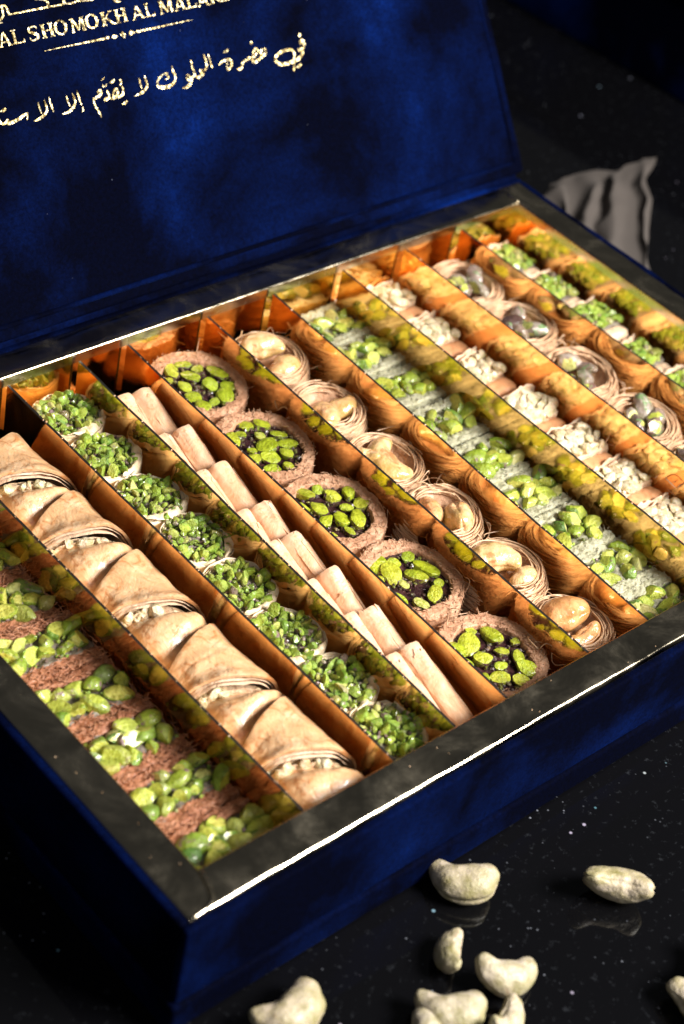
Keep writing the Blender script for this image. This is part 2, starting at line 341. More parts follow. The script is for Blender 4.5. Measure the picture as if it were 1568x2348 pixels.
STROKES = [[[30.983,10.206,0.176],[31.0,10.155,0.211],[31.009,10.132,0.176]],[[30.972,9.721,0.141],[30.939,9.837,0.194],[31.049,9.895,0.176],[31.148,9.751,0.141],[31.076,9.591,0.127],[30.924,9.509,0.141],[30.69,9.491,0.159]],[[30.69,9.491,0.123],[30.852,9.413,0.123],[30.931,9.335,0.127],[30.775,9.176,0.159],[30.439,9.036,0.176],[30.099,9.007,0.175],[29.601,8.994,0.175],[29.302,9.084,0.174],[29.158,9.268,0.167],[29.205,9.414,0.156],[29.45,9.539,0.157],[29.844,9.62,0.157],[30.208,9.598,0.14],[30.363,9.506,0.133],[30.384,9.314,0.127],[30.298,9.047,0.112],[30.202,8.815,0.112],[30.109,8.565,0.098]],[[30.312,8.705,0.035],[30.487,8.734,0.176],[30.645,8.798,0.078]],[[28.47,9.649,0.138],[28.38,9.743,0.121],[28.446,9.886,0.121],[28.598,9.919,0.121],[28.717,9.85,0.131],[28.651,9.707,0.131],[28.461,9.619,0.145],[28.238,9.554,0.145],[27.997,9.43,0.144],[27.808,9.466,0.137],[27.78,9.565,0.103]],[[27.95,9.779,0.103],[27.94,9.874,0.103],[28.086,10.016,0.117],[28.219,9.991,0.124],[28.186,9.827,0.131],[28.006,9.706,0.137],[27.789,9.655,0.13],[27.564,9.699,0.123]],[[27.705,9.641,0.103],[27.465,9.641,0.123],[27.198,9.554,0.123],[27.095,9.42,0.123],[26.955,9.293,0.17],[26.76,9.3,0.085]],[[27.965,10.393,0.137],[27.966,10.347,0.171],[27.967,10.301,0.137]],[[25.773,9.708,0.054],[26.031,9.841,0.121],[26.312,9.863,0.142],[26.501,9.781,0.129],[26.51,9.626,0.122],[26.38,9.467,0.142],[26.208,9.424,0.142],[26.206,9.562,0.088],[26.26,9.705,0.047]],[[26.193,10.222,0.034],[26.378,10.248,0.148],[26.498,10.317,0.068]],[[25.312,10.293,0.073],[25.305,10.036,0.12],[25.335,9.65,0.067]],[[25.046,10.344,0.08],[25.051,10.085,0.127],[25.067,9.839,0.12],[24.985,9.703,0.113],[24.757,9.596,0.147],[24.631,9.682,0.1],[24.612,9.564,0.133],[24.729,9.51,0.167],[24.538,9.396,0.166],[24.344,9.39,0.113],[24.25,9.454,0.099]],[[24.229,10.213,0.06],[24.218,9.944,0.126],[24.26,9.603,0.119],[24.264,9.496,0.086]],[[24.268,9.511,0.073],[24.074,9.443,0.132],[23.925,9.337,0.119],[23.778,9.411,0.119],[23.793,9.574,0.106],[23.909,9.582,0.112],[23.971,9.418,0.099],[23.961,9.329,0.112],[23.834,9.173,0.152],[23.595,9.085,0.145],[23.348,9.084,0.039]],[[23.09,10.179,0.046],[23.075,9.927,0.137],[23.125,9.677,0.118],[23.07,9.507,0.105],[22.856,9.37,0.164],[22.572,9.307,0.196],[22.247,9.342,0.202],[22.055,9.441,0.162],[22.058,9.62,0.104],[22.244,9.792,0.097],[22.505,9.904,0.078],[22.734,9.919,0.065],[22.667,9.827,0.085],[22.75,9.736,0.078],[22.692,9.673,0.072],[22.537,9.658,0.039]],[[21.101,10.004,0.045],[21.113,9.838,0.116],[21.128,9.524,0.045]],[[21.452,10.053,0.045],[21.46,9.829,0.122],[21.456,9.591,0.11],[21.227,9.399,0.142],[20.94,9.309,0.128],[20.631,9.259,0.038]],[[19.939,9.867,0.025],[20.072,9.943,0.064],[20.121,10.037,0.07],[20.092,10.116,0.076],[20.026,10.056,0.044]],[[19.85,9.044,0.032],[20.021,9.068,0.147],[20.155,9.144,0.064]],[[20.087,9.823,0.076],[20.105,9.657,0.108],[20.034,9.494,0.134],[19.806,9.408,0.127],[19.637,9.442,0.095]],[[19.723,9.417,0.103],[19.543,9.417,0.111],[19.509,9.59,0.095],[19.682,9.775,0.111],[19.804,9.732,0.111],[19.736,9.525,0.111],[19.543,9.417,0.127],[19.315,9.409,0.119]],[[19.237,9.829,0.047],[19.247,9.68,0.118],[19.28,9.508,0.118],[19.093,9.418,0.126],[18.968,9.418,0.094],[19.074,9.495,0.079],[19.332,9.461,0.095]],[[19.465,10.113,0.039],[19.642,10.132,0.15],[19.763,10.2,0.079]],[[19.067,10.291,0.024],[19.198,10.349,0.063],[19.27,10.408,0.024]],[[19.08,10.099,0.039],[19.069,10.013,0.047],[19.158,10.024,0.047],[19.176,10.079,0.039],[19.168,10.015,0.047],[19.265,10.025,0.047],[19.28,10.095,0.039]],[[18.723,9.787,0.078],[18.772,9.868,0.11],[18.869,9.892,0.133],[18.902,9.787,0.134],[18.797,9.673,0.133],[18.578,9.615,0.141],[18.411,9.54,0.102],[18.394,9.324,0.102],[18.472,9.088,0.102],[18.541,8.89,0.102],[18.558,8.71,0.055]],[[17.662,10.13,0.039],[17.67,9.874,0.093],[17.699,9.468,0.062]],[[17.766,9.363,0.039],[17.697,9.287,0.054],[17.742,9.222,0.054],[17.64,9.153,0.031]],[[17.056,10.0,0.046],[17.051,9.784,0.1],[17.085,9.516,0.039]],[[17.381,10.06,0.046],[17.422,9.852,0.101],[17.416,9.636,0.101],[17.216,9.423,0.139],[16.935,9.301,0.131],[16.599,9.27,0.038]],[[16.149,10.131,0.038],[16.147,9.862,0.099],[16.179,9.477,0.061]],[[15.529,10.026,0.046],[15.53,9.811,0.099],[15.55,9.519,0.038]],[[15.868,10.056,0.046],[15.884,9.845,0.099],[15.874,9.595,0.107],[15.66,9.424,0.137],[15.345,9.311,0.129],[15.079,9.278,0.038]],[[14.739,9.404,0.053],[14.818,9.566,0.053],[14.852,9.684,0.075],[14.597,9.613,0.143],[14.267,9.505,0.158],[13.96,9.463,0.172],[13.748,9.455,0.134],[13.798,9.604,0.105],[13.637,9.496,0.127],[13.471,9.497,0.134],[13.387,9.621,0.104],[13.337,9.844,0.089]],[[13.556,10.031,0.037],[13.713,10.041,0.164],[13.839,10.11,0.097]],[[14.679,13.787,0.097],[14.868,13.858,0.112],[14.99,13.976,0.112],[15.025,14.145,0.112],[15.026,14.337,0.112],[14.92,14.39,0.074]],[[15.028,14.406,0.089],[15.205,14.375,0.089],[15.273,14.206,0.127],[15.289,13.975,0.097]],[[15.256,13.964,0.075],[16.071,13.959,0.075],[17.167,13.942,0.084],[18.063,13.92,0.085],[18.221,14.006,0.108],[18.205,14.223,0.115],[18.223,14.54,0.1]],[[17.346,13.964,0.13],[17.403,14.113,0.122],[17.312,14.253,0.107],[17.08,14.325,0.076],[16.794,14.361,0.045]],[[18.265,14.141,0.1],[18.277,13.979,0.092],[18.406,13.91,0.085],[18.75,13.896,0.093],[18.881,13.963,0.093],[18.938,14.204,0.093]],[[18.917,13.939,0.077],[19.314,13.881,0.078],[19.745,13.849,0.07],[19.946,13.922,0.078]],[[20.821,13.735,0.071],[20.91,13.592,0.095],[21.072,13.539,0.103],[21.222,13.513,0.032]],[[14.705,13.678,0.052],[14.785,13.705,0.059],[14.863,13.691,0.052]],[[16.588,12.117,0.011],[17.597,12.109,0.035],[18.463,12.09,0.066],[20.087,12.066,0.118]],[[21.655,12.044,0.12],[23.013,12.032,0.081],[24.326,12.025,0.037],[24.939,12.011,0.012]]]
for k, s in enumerate(STROKES): ribbon(s, 'ornament_line' if k >= len(STROKES)-2 else 'script_stroke')
for q in [[[20.215,12.06],[20.396,12.162],[20.582,12.04],[20.371,11.947]],[[20.724,12.087],[20.878,12.212],[21.027,12.031],[20.885,11.874]],[[21.174,12.037],[21.371,12.151],[21.56,12.046],[21.347,11.939]]]: plate([q], 'ornament_diamond')
def seg(x0, y0, x1, y1, w0, w1=None):
    w1 = w1 or w0; return [(x0-w0/2, y0), (x0+w0/2, y0), (x1+w1/2, y1), (x1-w1/2, y1)]
def serif(x, y, w, up): return [(x-w/2, y), (x+w/2, y), (x+w/2-.03, y+.07*up), (x-w/2+.03, y+.07*up)]
def ring(cx, cy, rx, ry, tx, ty, a0=0, a1=360, n=28):
    out = []
    for i in range(n):
        A = [math.radians(a0+(a1-a0)*(i+k)/n) for k in (0, 1)]
        out.append([(cx+rx*math.cos(A[0]), cy+ry*math.sin(A[0])), (cx+rx*math.cos(A[1]), cy+ry*math.sin(A[1])), (cx+(rx-tx)*math.cos(A[1]), cy+(ry-ty)*math.sin(A[1])), (cx+(rx-tx)*math.cos(A[0]), cy+(ry-ty)*math.sin(A[0]))])
    return out
def spath(pts):
    pts = np.array(pts, float); out = []
    n = len(pts); t = np.linspace(0, n-1, n*6); i = np.clip(t.astype(int), 0, n-2); fr = (t-i)[:, None]
    p0 = pts[np.clip(i-1, 0, n-1)]; p1 = pts[i]; p2 = pts[i+1]; p3 = pts[np.clip(i+2, 0, n-1)]
    c = .5*((2*p1)+(-p0+p2)*fr+(2*p0-5*p1+4*p2-p3)*fr**2+(-p0+3*p1-3*p2+p3)*fr**3)
    tg = np.gradient(c[:, :2], axis=0); tg /= np.linalg.norm(tg, axis=1, keepdims=True); nn = np.c_[-tg[:, 1], tg[:, 0]]*c[:, 2:]*.5
    a, b = c[:, :2]+nn, c[:, :2]-nn
    return [[a[k], b[k], b[k+1], a[k+1]] for k in range(len(a)-1)]
GL = {
 'A': [seg(.12, 0, .47, 1, .09, .09), seg(.83, 0, .50, 1, .19, .15), [(.24, .34), (.70, .34), (.70, .26), (.21, .26)], serif(.13, 0, .26, 1), serif(.84, 0, .32, 1)],
 'L': [seg(.24, 0, .24, 1, .19), serif(.24, 0, .40, 1), serif(.24, 1, .40, -1), [(.15, 0), (.92, 0), (.92, .085), (.15, .085)], [(.85, .0), (.94, .0), (.97, .27), (.91, .27)]],
 'H': [seg(.20, 0, .20, 1, .19), seg(.80, 0, .80, 1, .19), [(.2, .46), (.8, .46), (.8, .55), (.2, .55)], serif(.2, 0, .36, 1), serif(.2, 1, .36, -1), serif(.8, 0, .36, 1), serif(.8, 1, .36, -1)],
 'O': ring(.5, .5, .48, .53, .19, .09),
 'M': [seg(.13, 0, .17, 1, .09), seg(.22, 1, .50, .10, .19, .10), seg(.52, .10, .80, 1, .08), seg(.84, 1, .88, 0, .19), serif(.13, 0, .24, 1), serif(.14, 1, .24, -1), serif(.88, 0, .28, 1), serif(.86, 1, .26, -1)],
 'K': [seg(.18, 0, .18, 1, .19), seg(.24, .45, .78, 1, .10), seg(.38, .58, .84, 0, .20), serif(.18, 0, .34, 1), serif(.18, 1, .34, -1), serif(.78, 1, .30, -1), serif(.87, 0, .30, 1)],
 'S': spath([(.88, .74, .06), (.82, .92, .08), (.52, .98, .10), (.2, .86, .17), (.2, .66, .2), (.5, .5, .21), (.82, .34, .2), (.84, .14, .17), (.5, .02, .1), (.18, .06, .09), (.1, .28, .06)]),
 'I': [seg(.5, 0, .5, 1, .5), serif(.5, 0, 1.0, 1), serif(.5, 1, 1.0, -1)],
}
for k, (ch, u0, u1, vv) in enumerate([["A",14.401,15.066,12.674],["L",15.082,15.755,12.681],["S",15.96,16.533,12.662],["H",16.637,17.342,12.65],["O",17.348,18.07,12.656],["M",18.224,19.004,12.614],["O",19.037,19.777,12.627],["K",19.915,20.652,12.604],["H",20.678,21.377,12.591],["A",21.617,22.331,12.574],["L",22.382,22.948,12.578],["M",23.188,24.024,12.558],["A",24.071,24.78,12.547],["L",24.786,25.375,12.553],["A",25.416,26.136,12.517],["K",26.168,26.912,12.525],["I",26.964,27.306,12.519]]):
    plate([[(u0+x*(u1-u0), vv+y*.615) for x, y in q] for q in GL[ch]], 'letter')

# ------------------------------------------------------------------ gold tray with its dividers
FLOOR = -4.5
tray = put('gold_pastry_tray', None, loc=(20.94, 13, TABLE+.45), label='mirrored gold tray with slim dividers set inside the blue box', cat='tray')
def intray(p): return (p[0]-20.94, p[1]-13, p[2]-TABLE-.45)
TO = inbox((0, 0, 0))
def place(name, v, f, mat, parent, origin, smooth=False, **kw):
    return put(name, mesh(name, np.asarray(v, float), f, mat, smooth=smooth, **kw), parent, origin)
# rim: four mitred strips with rounded inner and outer lips
prof = [(-.03, -.55), (-.02, -.12)]+[(-.02+.11*(1-math.cos(a)), -.12+.11*math.sin(a)) for a in np.linspace(.25, math.pi/2, 5)]
prof += [(.4, -.008), (.8, -.004), (1.2, -.006)]+[(1.40+.17*math.sin(a), -.17+.165*math.cos(a)) for a in np.linspace(0, math.pi/2, 7)]+[(1.57, -.42)]
corners = [(0, 0), (WD, 0), (WD, DP), (0, DP)]; out = [(-1, -1), (1, -1), (1, 1), (-1, 1)]
for k in range(4):
    (ax, ay), (bx, by) = corners[k], corners[(k+1) % 4]; (oax, oay), (obx, oby) = out[k], out[(k+1) % 4]
    V = []; NS = 110
    for i in range(NS+1):
        s = i/NS
        for (d, z) in prof:
            if k == 0 and d > 1.39: d, z = 1.40+(d-1.40)*(1-.55*min(1, s*1.5)), z*(1-.3*min(1, s*1.5)) if z > -.2 else z
            x = (ax+oax*d)*(1-s)+(bx+obx*d)*s; y = (ay+oay*d)*(1-s)+(by+oby*d)*s
            dent = .016*vnoise([(x*1.1, y*1.1, 0)], 1, 19, 2)[0] if d > 1.3 else 0
            V.append((x, y+(dent if k == 0 else 0), z+.012*vnoise([(x*.25, y*.25, 0)], 1, 9)[0]+dent))
    V = np.array(V)
    place('rim', V, grid_faces(NS+1, len(prof)), RIM, tray, intray((0, 0, 0)), smooth=True, sharp=50)
for a, b in (((0, 0), (WD, 0)), ((WD, 0), (WD, DP)), ((WD, DP), (0, DP)), ((0, DP), (0, 0))):
    n = 30; V = []
    for i in range(n+1):
        s = i/n
        for z in np.linspace(-.12, FLOOR, 8): V.append((a[0]*(1-s)+b[0]*s, a[1]*(1-s)+b[1]*s, z))
    place('tray_wall', V, grid_faces(n+1, 8), GOLD, tray, intray((0, 0, 0)), smooth=True)
v, f = box(0, WD, 0, DP, FLOOR-.1, FLOOR); place('tray_floor', v, f, GOLD, tray, intray((0, 0, 0)))
# folded-over foil at the front-left and back-right mitres
for path in ([(.02, -.02), (-.10, -.55), (-.24, -1.0), (-.45, -1.35), (-.85, -1.52), (-1.5, -1.56)], [(WD+.02, DP+.02), (WD-.02, DP+.3), (WD-.02, DP+.6), (WD+.1, DP+.95)]):
    pp = np.array(path); t = np.linspace(0, len(pp)-1, 30); xy = np.c_[np.interp(t, range(len(pp)), pp[:, 0]), np.interp(t, range(len(pp)), pp[:, 1])]
    xy[1:-1] = (xy[:-2]+xy[1:-1]+xy[2:])/3
    v, f = tubes([np.c_[xy, np.full(30, .03)]], [.075], 10); place('corner_fold', v, f, RIM, tray, intray((0, 0, 0)), smooth=True)
DIVS = [(4.93, 4.93), (9.35, 9.50), (12.52, 13.29), (15.34, 15.95), (20.09, 20.61), (23.76, 24.69), (28.75, 29.16), (33.30, 33.42), (37.85, 37.47)]
for k, (xf, xb) in enumerate(DIVS):
    V = []; n, nz, th = 60, 9, .062
    for sd in (-1, 1):
        for i in range(n+1):
            s = i/n; y = .03+25.72*s; x = xf+(xb-xf)*s
            for z in np.linspace(FLOOR, -.3, nz):
                wob = .05*vnoise([(k*7.3, y*.22, z*.25)], 1, 40+k)[0]
                V.append((x+wob+sd*th, y, z+(.015*vnoise([(k, y*1.4, 0)], 1, 4)[0] if z > -.31 else 0)))
    m = (n+1)*nz; F = grid_faces(n+1, nz, flip=False)+grid_faces(n+1, nz, base=m, flip=True); mi = [0]*len(F)
    for i in range(n): F.append([i*nz+nz-1, (i+1)*nz+nz-1, m+(i+1)*nz+nz-1, m+i*nz+nz-1]); mi.append(1)
    for i in (0, n):
        for j in range(nz-1): F.append([i*nz+j, i*nz+j+1, m+i*nz+j+1, m+i*nz+j]); mi.append(1)
    place('divider', V, F, [GOLD, EDGE], tray, intray((0, 0, 0)), smooth=True, sharp=40, mat_idx=mi)

# ------------------------------------------------------------------ pastry building blocks
def nuts_variants(name, n, dims, mat, jit=.2, **kw):
    out = []
    for k in range(n):
        r = np.random.default_rng(k*31+len(name)); d = np.array(dims)*(1+r.uniform(-jit, jit, 3))
        v, f = nut(k*13+len(name)*7, d, **kw); two = isinstance(mat, tuple); out.append(mesh(name, v, f, mat, sharp=27, mat_idx=nut.cut if two else None))
    return out
PIST_V = nuts_variants('pistachio', 18, (.60, .40, .36), PIST, cuts=5, cutrange=(.42, .9), pointy=.25, rough=.10)
WPIST_V = nuts_variants('pistachio', 10, (.56, .42, .42), WPIST, cuts=3, cutrange=(.6, .92), topcut=.16, pointy=.2, rough=.14)
CHOP_V = nuts_variants('pistachio_piece', 14, (.30, .25, .22), CHOP, jit=.35, cuts=5, sub=2, cutrange=(.3, .8))
WHITE_V = nuts_variants('nut_piece', 14, (.42, .35, .27), WHITE, jit=.28, cuts=4, sub=2, cutrange=(.4, .9))
SKIN_V = nuts_variants('pistachio', 10, (.62, .38, .35), (SKINNED, PIST[1]), cuts=2, rough=.2, pointy=.35, cutrange=(.55, .95))
def dom_pos(seed): return random.Random(seed)
ORD = ['first', 'second', 'third', 'fourth', 'fifth', 'sixth', 'seventh', 'eighth', 'ninth', 'tenth', 'eleventh']
def thing(name, x, y, label, group, rz=0, tilt=(0, 0), z=FLOOR):
    return put(name, None, loc=(x, y, z), rot=(tilt[0], tilt[1], rz), label=label, cat='pastry', group=group)
def scatter_fibres(n, sampler, seed, length, radius, curl=.5, lift=.15, pts=6):
    r = np.random.default_rng(seed); L, R = [], []
    for _ in range(n):
        p, d = sampler(r); d = d+r.normal(size=3)*.25; d /= np.linalg.norm(d); ln = r.uniform(*length)
        side = np.cross(d, r.normal(size=3)); t = np.linspace(-.5, .5, pts)[:, None]
        L.append(p+d*ln*t+side*curl*ln*(t*t-.1)); R.append(r.uniform(*radius))
    return tubes(L, R, 4)
def rough_slab(a, b, c, r, amp, scale, seed, res, streak=None):
    res = (res[0]*3//2, max(res[1], 12), res[2])
    v, f, n = rbox(a, b, c, r, res); q = v*np.array(streak or (1, 1, 1))
    return v+n*(amp*vnoise(q, scale, seed, 3)+amp*.6*vnoise(v, .9, seed+3))[:, None], f

# ---- slices: two baked layers standing on edge with a nut layer between them
def slice_pastry(name, x, y, hw, pitch, h, label, group, mats, nutv, nut_n, rmin, tf, tb, seed, paste, nut_name, amp=.06, fibres=True, flay=(0, 0), rz=0.0, crumbs=0, nscale=1.0, low=.12, layers=1, tilt=0.0, nf=420, sr=.1):
    vr = random.Random(seed*3+1)
    root = thing(name, x, y+vr.uniform(-.06, .06), label, group, rz*1.4, (tilt*1.6, vr.uniform(-.05, .03))); root.scale = (vr.uniform(.95, 1.0), 1, vr.uniform(.93, 1.07)); front, back, strand = mats
    hp = pitch/2+(.03 if nf == 190 else -.02)
    v, f = rough_slab(hw, tf/2, (h+flay[0])/2, sr, amp, 6, seed, (40, 6, 14), (1, 1, 1))
    put('front_layer', mesh('front_layer', v, f, front), root, (0, -hp+tf/2, (h+flay[0])/2))
    if layers == 1:
        v, f = rough_slab(hw, tb/2, (h+flay[1])/2, .1, amp, 5, seed+50, (40, 6, 14))
        put('back_layer', mesh('back_layer', v, f, back), root, (0, hp-tb/2, (h+flay[1])/2))
    else:
        for q in range(layers):
            v, f, n = rbox(hw*(1-.03*q), tb/layers*.32, (h+flay[1]-.12*q)/2, .05, (44, 2, 10)); w = vnoise(v*np.array((1, 0, .5)), 1.6, seed+60+q, 2)
            v[:, 1] += .10*w; v[:, 2] += .16*vnoise(v*np.array((1, 0, 0)), 2.4, seed+70+q, 2)*(v[:, 2] > 0)
            put('phyllo_sheet', mesh('phyllo_sheet', v, f, back), root, (0, hp-tb*(q+.5)/layers, (h+flay[1]-.12*q)/2))
    bw = pitch-tf-tb
    v, f = rough_slab(hw*.97, bw/2+.12, (h-low)/2, .12, .09, 3.5, seed+9, (36, 14, 6))
    put('nut_filling', mesh('nut_filling', v, f, paste), root, (0, (tf-tb)/2, (h-low)/2))
    r = random.Random(seed)
    pts = poisson(nut_n, rmin, lambda q: (q.uniform(-hw*.92, hw*.92), (tf-tb)/2+q.uniform(-bw*.46, bw*.46)), 3000, seed)
    for (px, py) in pts:
        put(nut_name, r.choice(nutv), root, (px, py, h-low+r.uniform(.02, .14)), (r.uniform(-.5, .5), r.uniform(-.4, .4), r.choice([0, 0, math.pi])+r.gauss(0, .7)), r.uniform(.8, 1.12)*nscale)
    if crumbs:
        P = []
        for k in range(crumbs):
            vv, ff = nut(seed*100+k, [r.uniform(.06, .15) for _ in range(3)], 4, 1, cutrange=(.4, .9))
            P.append((vv+np.array((r.uniform(-hw*.97, hw*.97), (tf-tb)/2+r.uniform(-bw*.55, bw*.55), h-low+r.uniform(-.02, .08))), ff))
        vv, ff = join(P); put('nut_crumbs', mesh('nut_crumbs', vv, ff, CRUMB if nut_name.startswith('pist') else WHITE, smooth=False), root, kind='stuff')
    if fibres:
        def smp(q):
            s = q.integers(0, 4)
            if s == 0: return np.array((q.uniform(-hw, hw), q.uniform(-hp, -hp+tf), h+flay[0]+q.uniform(-.02, .07))), np.array((1.0, q.normal()*.7, q.normal()*.2))
            if s == 1: return np.array((q.uniform(-hw, hw), q.uniform(hp-tb, hp), h+flay[1]+q.uniform(-.02, .07))), np.array((1.0, q.normal()*.7, q.normal()*.2))
            if s == 2: return np.array((q.uniform(-hw, hw), -hp-.02, q.uniform(h*.4, h))), np.array((1.0, 0, q.normal()*.6))
            return np.array((hw+.01, q.uniform(-hp, hp), q.uniform(h*.3, h))), np.array((0, 1.0, q.normal()*.8))
        vv, ff = scatter_fibres(nf, smp, seed, (.15, .7) if nf > 200 else (.08, .3), (.014, .030) if nf > 200 else (.01, .02)); put('kataifi_strands', mesh('kataifi_strands', vv, ff, strand), root, kind='stuff')
    return root
ys = [1.62, 4.5, 7.35, 10.15, 13.0, 15.85, 18.7, 21.55]
for k, y in enumerate(ys):
    slice_pastry('kataifi_slice', 2.50, y, 2.30, 2.8, 2.35, 'dark brown shredded kataifi slice with whole pistachios, %s from the front rim in its row' % ORD[k], 'brown kataifi slices along the left rim', (BROWN, BROWN, BROWNF), PIST_V, 17, .62, .62, .55, 100+k, PASTE, 'pistachio', .07, rz=rnd.uniform(-.04, .06), crumbs=60, flay=(-.12, 0), nscale=1.02, tilt=rnd.uniform(-.05, .03))
ys = [24.4, 21.6, 18.75, 15.8, 12.75, 9.95, 7.15, 4.45, 1.65]
for k, y in enumerate(ys):
    slice_pastry('pale_kataifi_slice', (24.3+28.95)/2+.1*rnd.uniform(-1, 1)+(.33 if y > 14 else 0), y, 2.12, 2.75, 2.4, 'white kataifi slice packed with whole green pistachios, %s from the lid in its row' % ORD[k], 'white kataifi and pistachio slices', (PALE, PALE, PALEF), PIST_V, 16, .62, .56, .62, 200+k, PALEPASTE, 'pistachio', .055, rz=rnd.uniform(-.05, .05), crumbs=50, nscale=1.0, tilt=rnd.uniform(-.04, .04), nf=190)
ys = [24.3, 21.15, 17.7, 14.25, 11.0, 7.9, 4.9]
for k, y in enumerate(ys):
    slice_pastry('white_nut_slice', 31.22, y, 2.02, 3.15, 2.35, 'orange baked phyllo slice topped with chopped white nuts, %s from the lid in its row' % ORD[k], 'white nut phyllo slices', (LAYER, SHEET, None), WHITE_V, 42, .38, 1.2, .45, 300+k, WHITEPASTE, 'nut_piece', .03, False, (-.30, .12), rnd.uniform(-.06, .06), crumbs=70, low=.16, layers=3, sr=.42, tilt=rnd.uniform(-.05, .02))
ys = [24.3, 21.2, 18.0, 14.8, 11.6, 8.4]
for k, y in enumerate(ys):
    slice_pastry('chopped_pistachio_slice', 39.75, y, 1.85, 3.05, 2.45, 'pale phyllo slice heaped with chopped green pistachio, %s from the lid along the right rim' % ORD[k], 'chopped pistachio slices along the right rim', (SHEET, SHEET, None), CHOP_V, 56, .28, .85, .45, 400+k, PASTE, 'pistachio_piece', .04, False, (-.2, .05), rnd.uniform(-.06, .06), crumbs=90, nscale=1.12, low=.12, layers=2, sr=.34, tilt=rnd.uniform(-.04, .02))

# ---- glazed phyllo log cut into slanted pieces
def log_piece(y_lo, s_lo, y_hi, s_hi, label, seed, c_lo, c_hi):
    open_lo = c_lo == 'o'
    cx = 7.19; yc = (y_lo+y_hi)/2
    root = thing('phyllo_log_piece', cx, yc, label, 'slanted pieces of the glazed phyllo log')
    a, h, na, nt = 2.14, 3.72, 60, 44
    th = np.linspace(-.10, math.pi+.10, na); tt = np.linspace(0, 1, nt)
    TH, TT = np.meshgrid(th, tt, indexing='ij')
    def section(TH, k):
        cx_ = np.sign(np.cos(TH))*np.abs(np.cos(TH))**.72*a*k; cz = np.clip(np.sin(TH), -.2, 1)
        return cx_, np.sign(cz)*np.abs(cz)**.72*h*k
    L = (y_hi-y_lo); dl, dh = TT*L, (1-TT)*L
    f_lo = {'o': .07, 's': -.13, 'e': -.12}[c_lo]; f_hi = {'o': -.17, 's': .035, 'e': -.1}[c_hi]
    k = .985+f_lo*np.exp(-(dl/.55)**2)+f_hi*np.exp(-(dh/.60)**2)+.02*np.sin(TT*math.pi)
    def shell(shrink, ext):
        X, Z = section(TH, k-shrink)
        lo = y_lo+s_lo*X+.05-ext; hi = y_hi+s_hi*X-.05+ext
        Y = lo+(hi-lo)*TT-yc
        V = np.c_[X.ravel(), Y.ravel(), Z.ravel()]
        nrm = np.c_[X.ravel()/a**2, np.zeros(X.size), Z.ravel()/h**2]; nrm /= np.linalg.norm(nrm, axis=1, keepdims=True)+1e-9
        q = V+yc
        V = V+nrm*(.11*vnoise(q, .6, 5+seed, 2)+.05*vnoise(q*np.array((1, .5, 1)), 2.0, 8+seed, 3)+.03*np.abs(vnoise(q*np.array((.5, 2.2, .5)), 1.0, 30+seed, 2)))[:, None]
        return V
    A = shell(0, 0); B = shell(.035, 0); n0 = len(A)
    F = grid_faces(na, nt)
    for i in range(na-1): F += [[i*nt, (i+1)*nt, n0+(i+1)*nt, n0+i*nt][::-1], [i*nt+nt-1, (i+1)*nt+nt-1, n0+(i+1)*nt+nt-1, n0+i*nt+nt-1]]
    put('glazed_crust', mesh('glazed_crust', np.concatenate([A, B]), F+grid_faces(na, nt, base=n0, flip=True), LOG, sharp=60), root)
    for q in range(2):
        V = shell(.06+.04*q, .05+.05*q+.02*q); V += .012*vnoise(V, 5, seed+q)[:, None]
        put('phyllo_layer', mesh('phyllo_layer', V, grid_faces(na, nt), SHEET), root)
    # end faces: layered filling, slightly recessed
    for end, (yy, ss, sg) in enumerate(((y_lo, s_lo, 1), (y_hi, s_hi, -1))):
        R = np.linspace(0, .985, 9); tg = np.linspace(0, math.pi, 40); RR, TG = np.meshgrid(R, tg, indexing='ij')
        X, Z = section(TG, .9*RR); Y = yy+ss*X+sg*(.10+.10*np.cos(RR*1.4))-yc
        V = np.c_[X.ravel(), Y.ravel(), Z.ravel()]; V[:, 1] += .05*vnoise(V+end*9+seed, 3, 2, 2)
        put('cut_face', mesh('cut_face', V, grid_faces(9, 40, flip=(sg < 0)), WHITEPASTE), root)
    if open_lo:
        r = random.Random(seed)
        for q in range(14):
            X = r.uniform(-1.6, 1.7); zz = h*.9*math.sqrt(max(.05, 1-(X/a)**2))**.8
            put('nut_piece', r.choice(WHITE_V), root, (X, y_lo+s_lo*X-yc+r.uniform(-.16, .06), zz-r.uniform(.12, .35)), (r.uniform(0, 6), r.uniform(0, 6), r.uniform(0, 6)), r.uniform(.6, .95))
OPEN, SLIT = -.42, .36
cuts = [(.15, 0, 'end'), (2.45, OPEN, 'o'), (4.95, SLIT, 's'), (6.85, OPEN, 'o'), (9.55, SLIT, 's'), (11.9, OPEN, 'o'), (14.5, SLIT, 's'), (16.65, OPEN, 'o'), (18.8, SLIT, 's'), (20.75, OPEN, 'o'), (23.2, SLIT, 's')]
for k in range(len(cuts)-1):
    (y0, s0, t0), (y1, s1, t1) = cuts[k], cuts[k+1]
    log_piece(y0, s0, y1, s1, 'glossy golden phyllo log piece with slanted cuts, %s from the front rim' % ORD[k], 500+k, t0[0], t1[0])

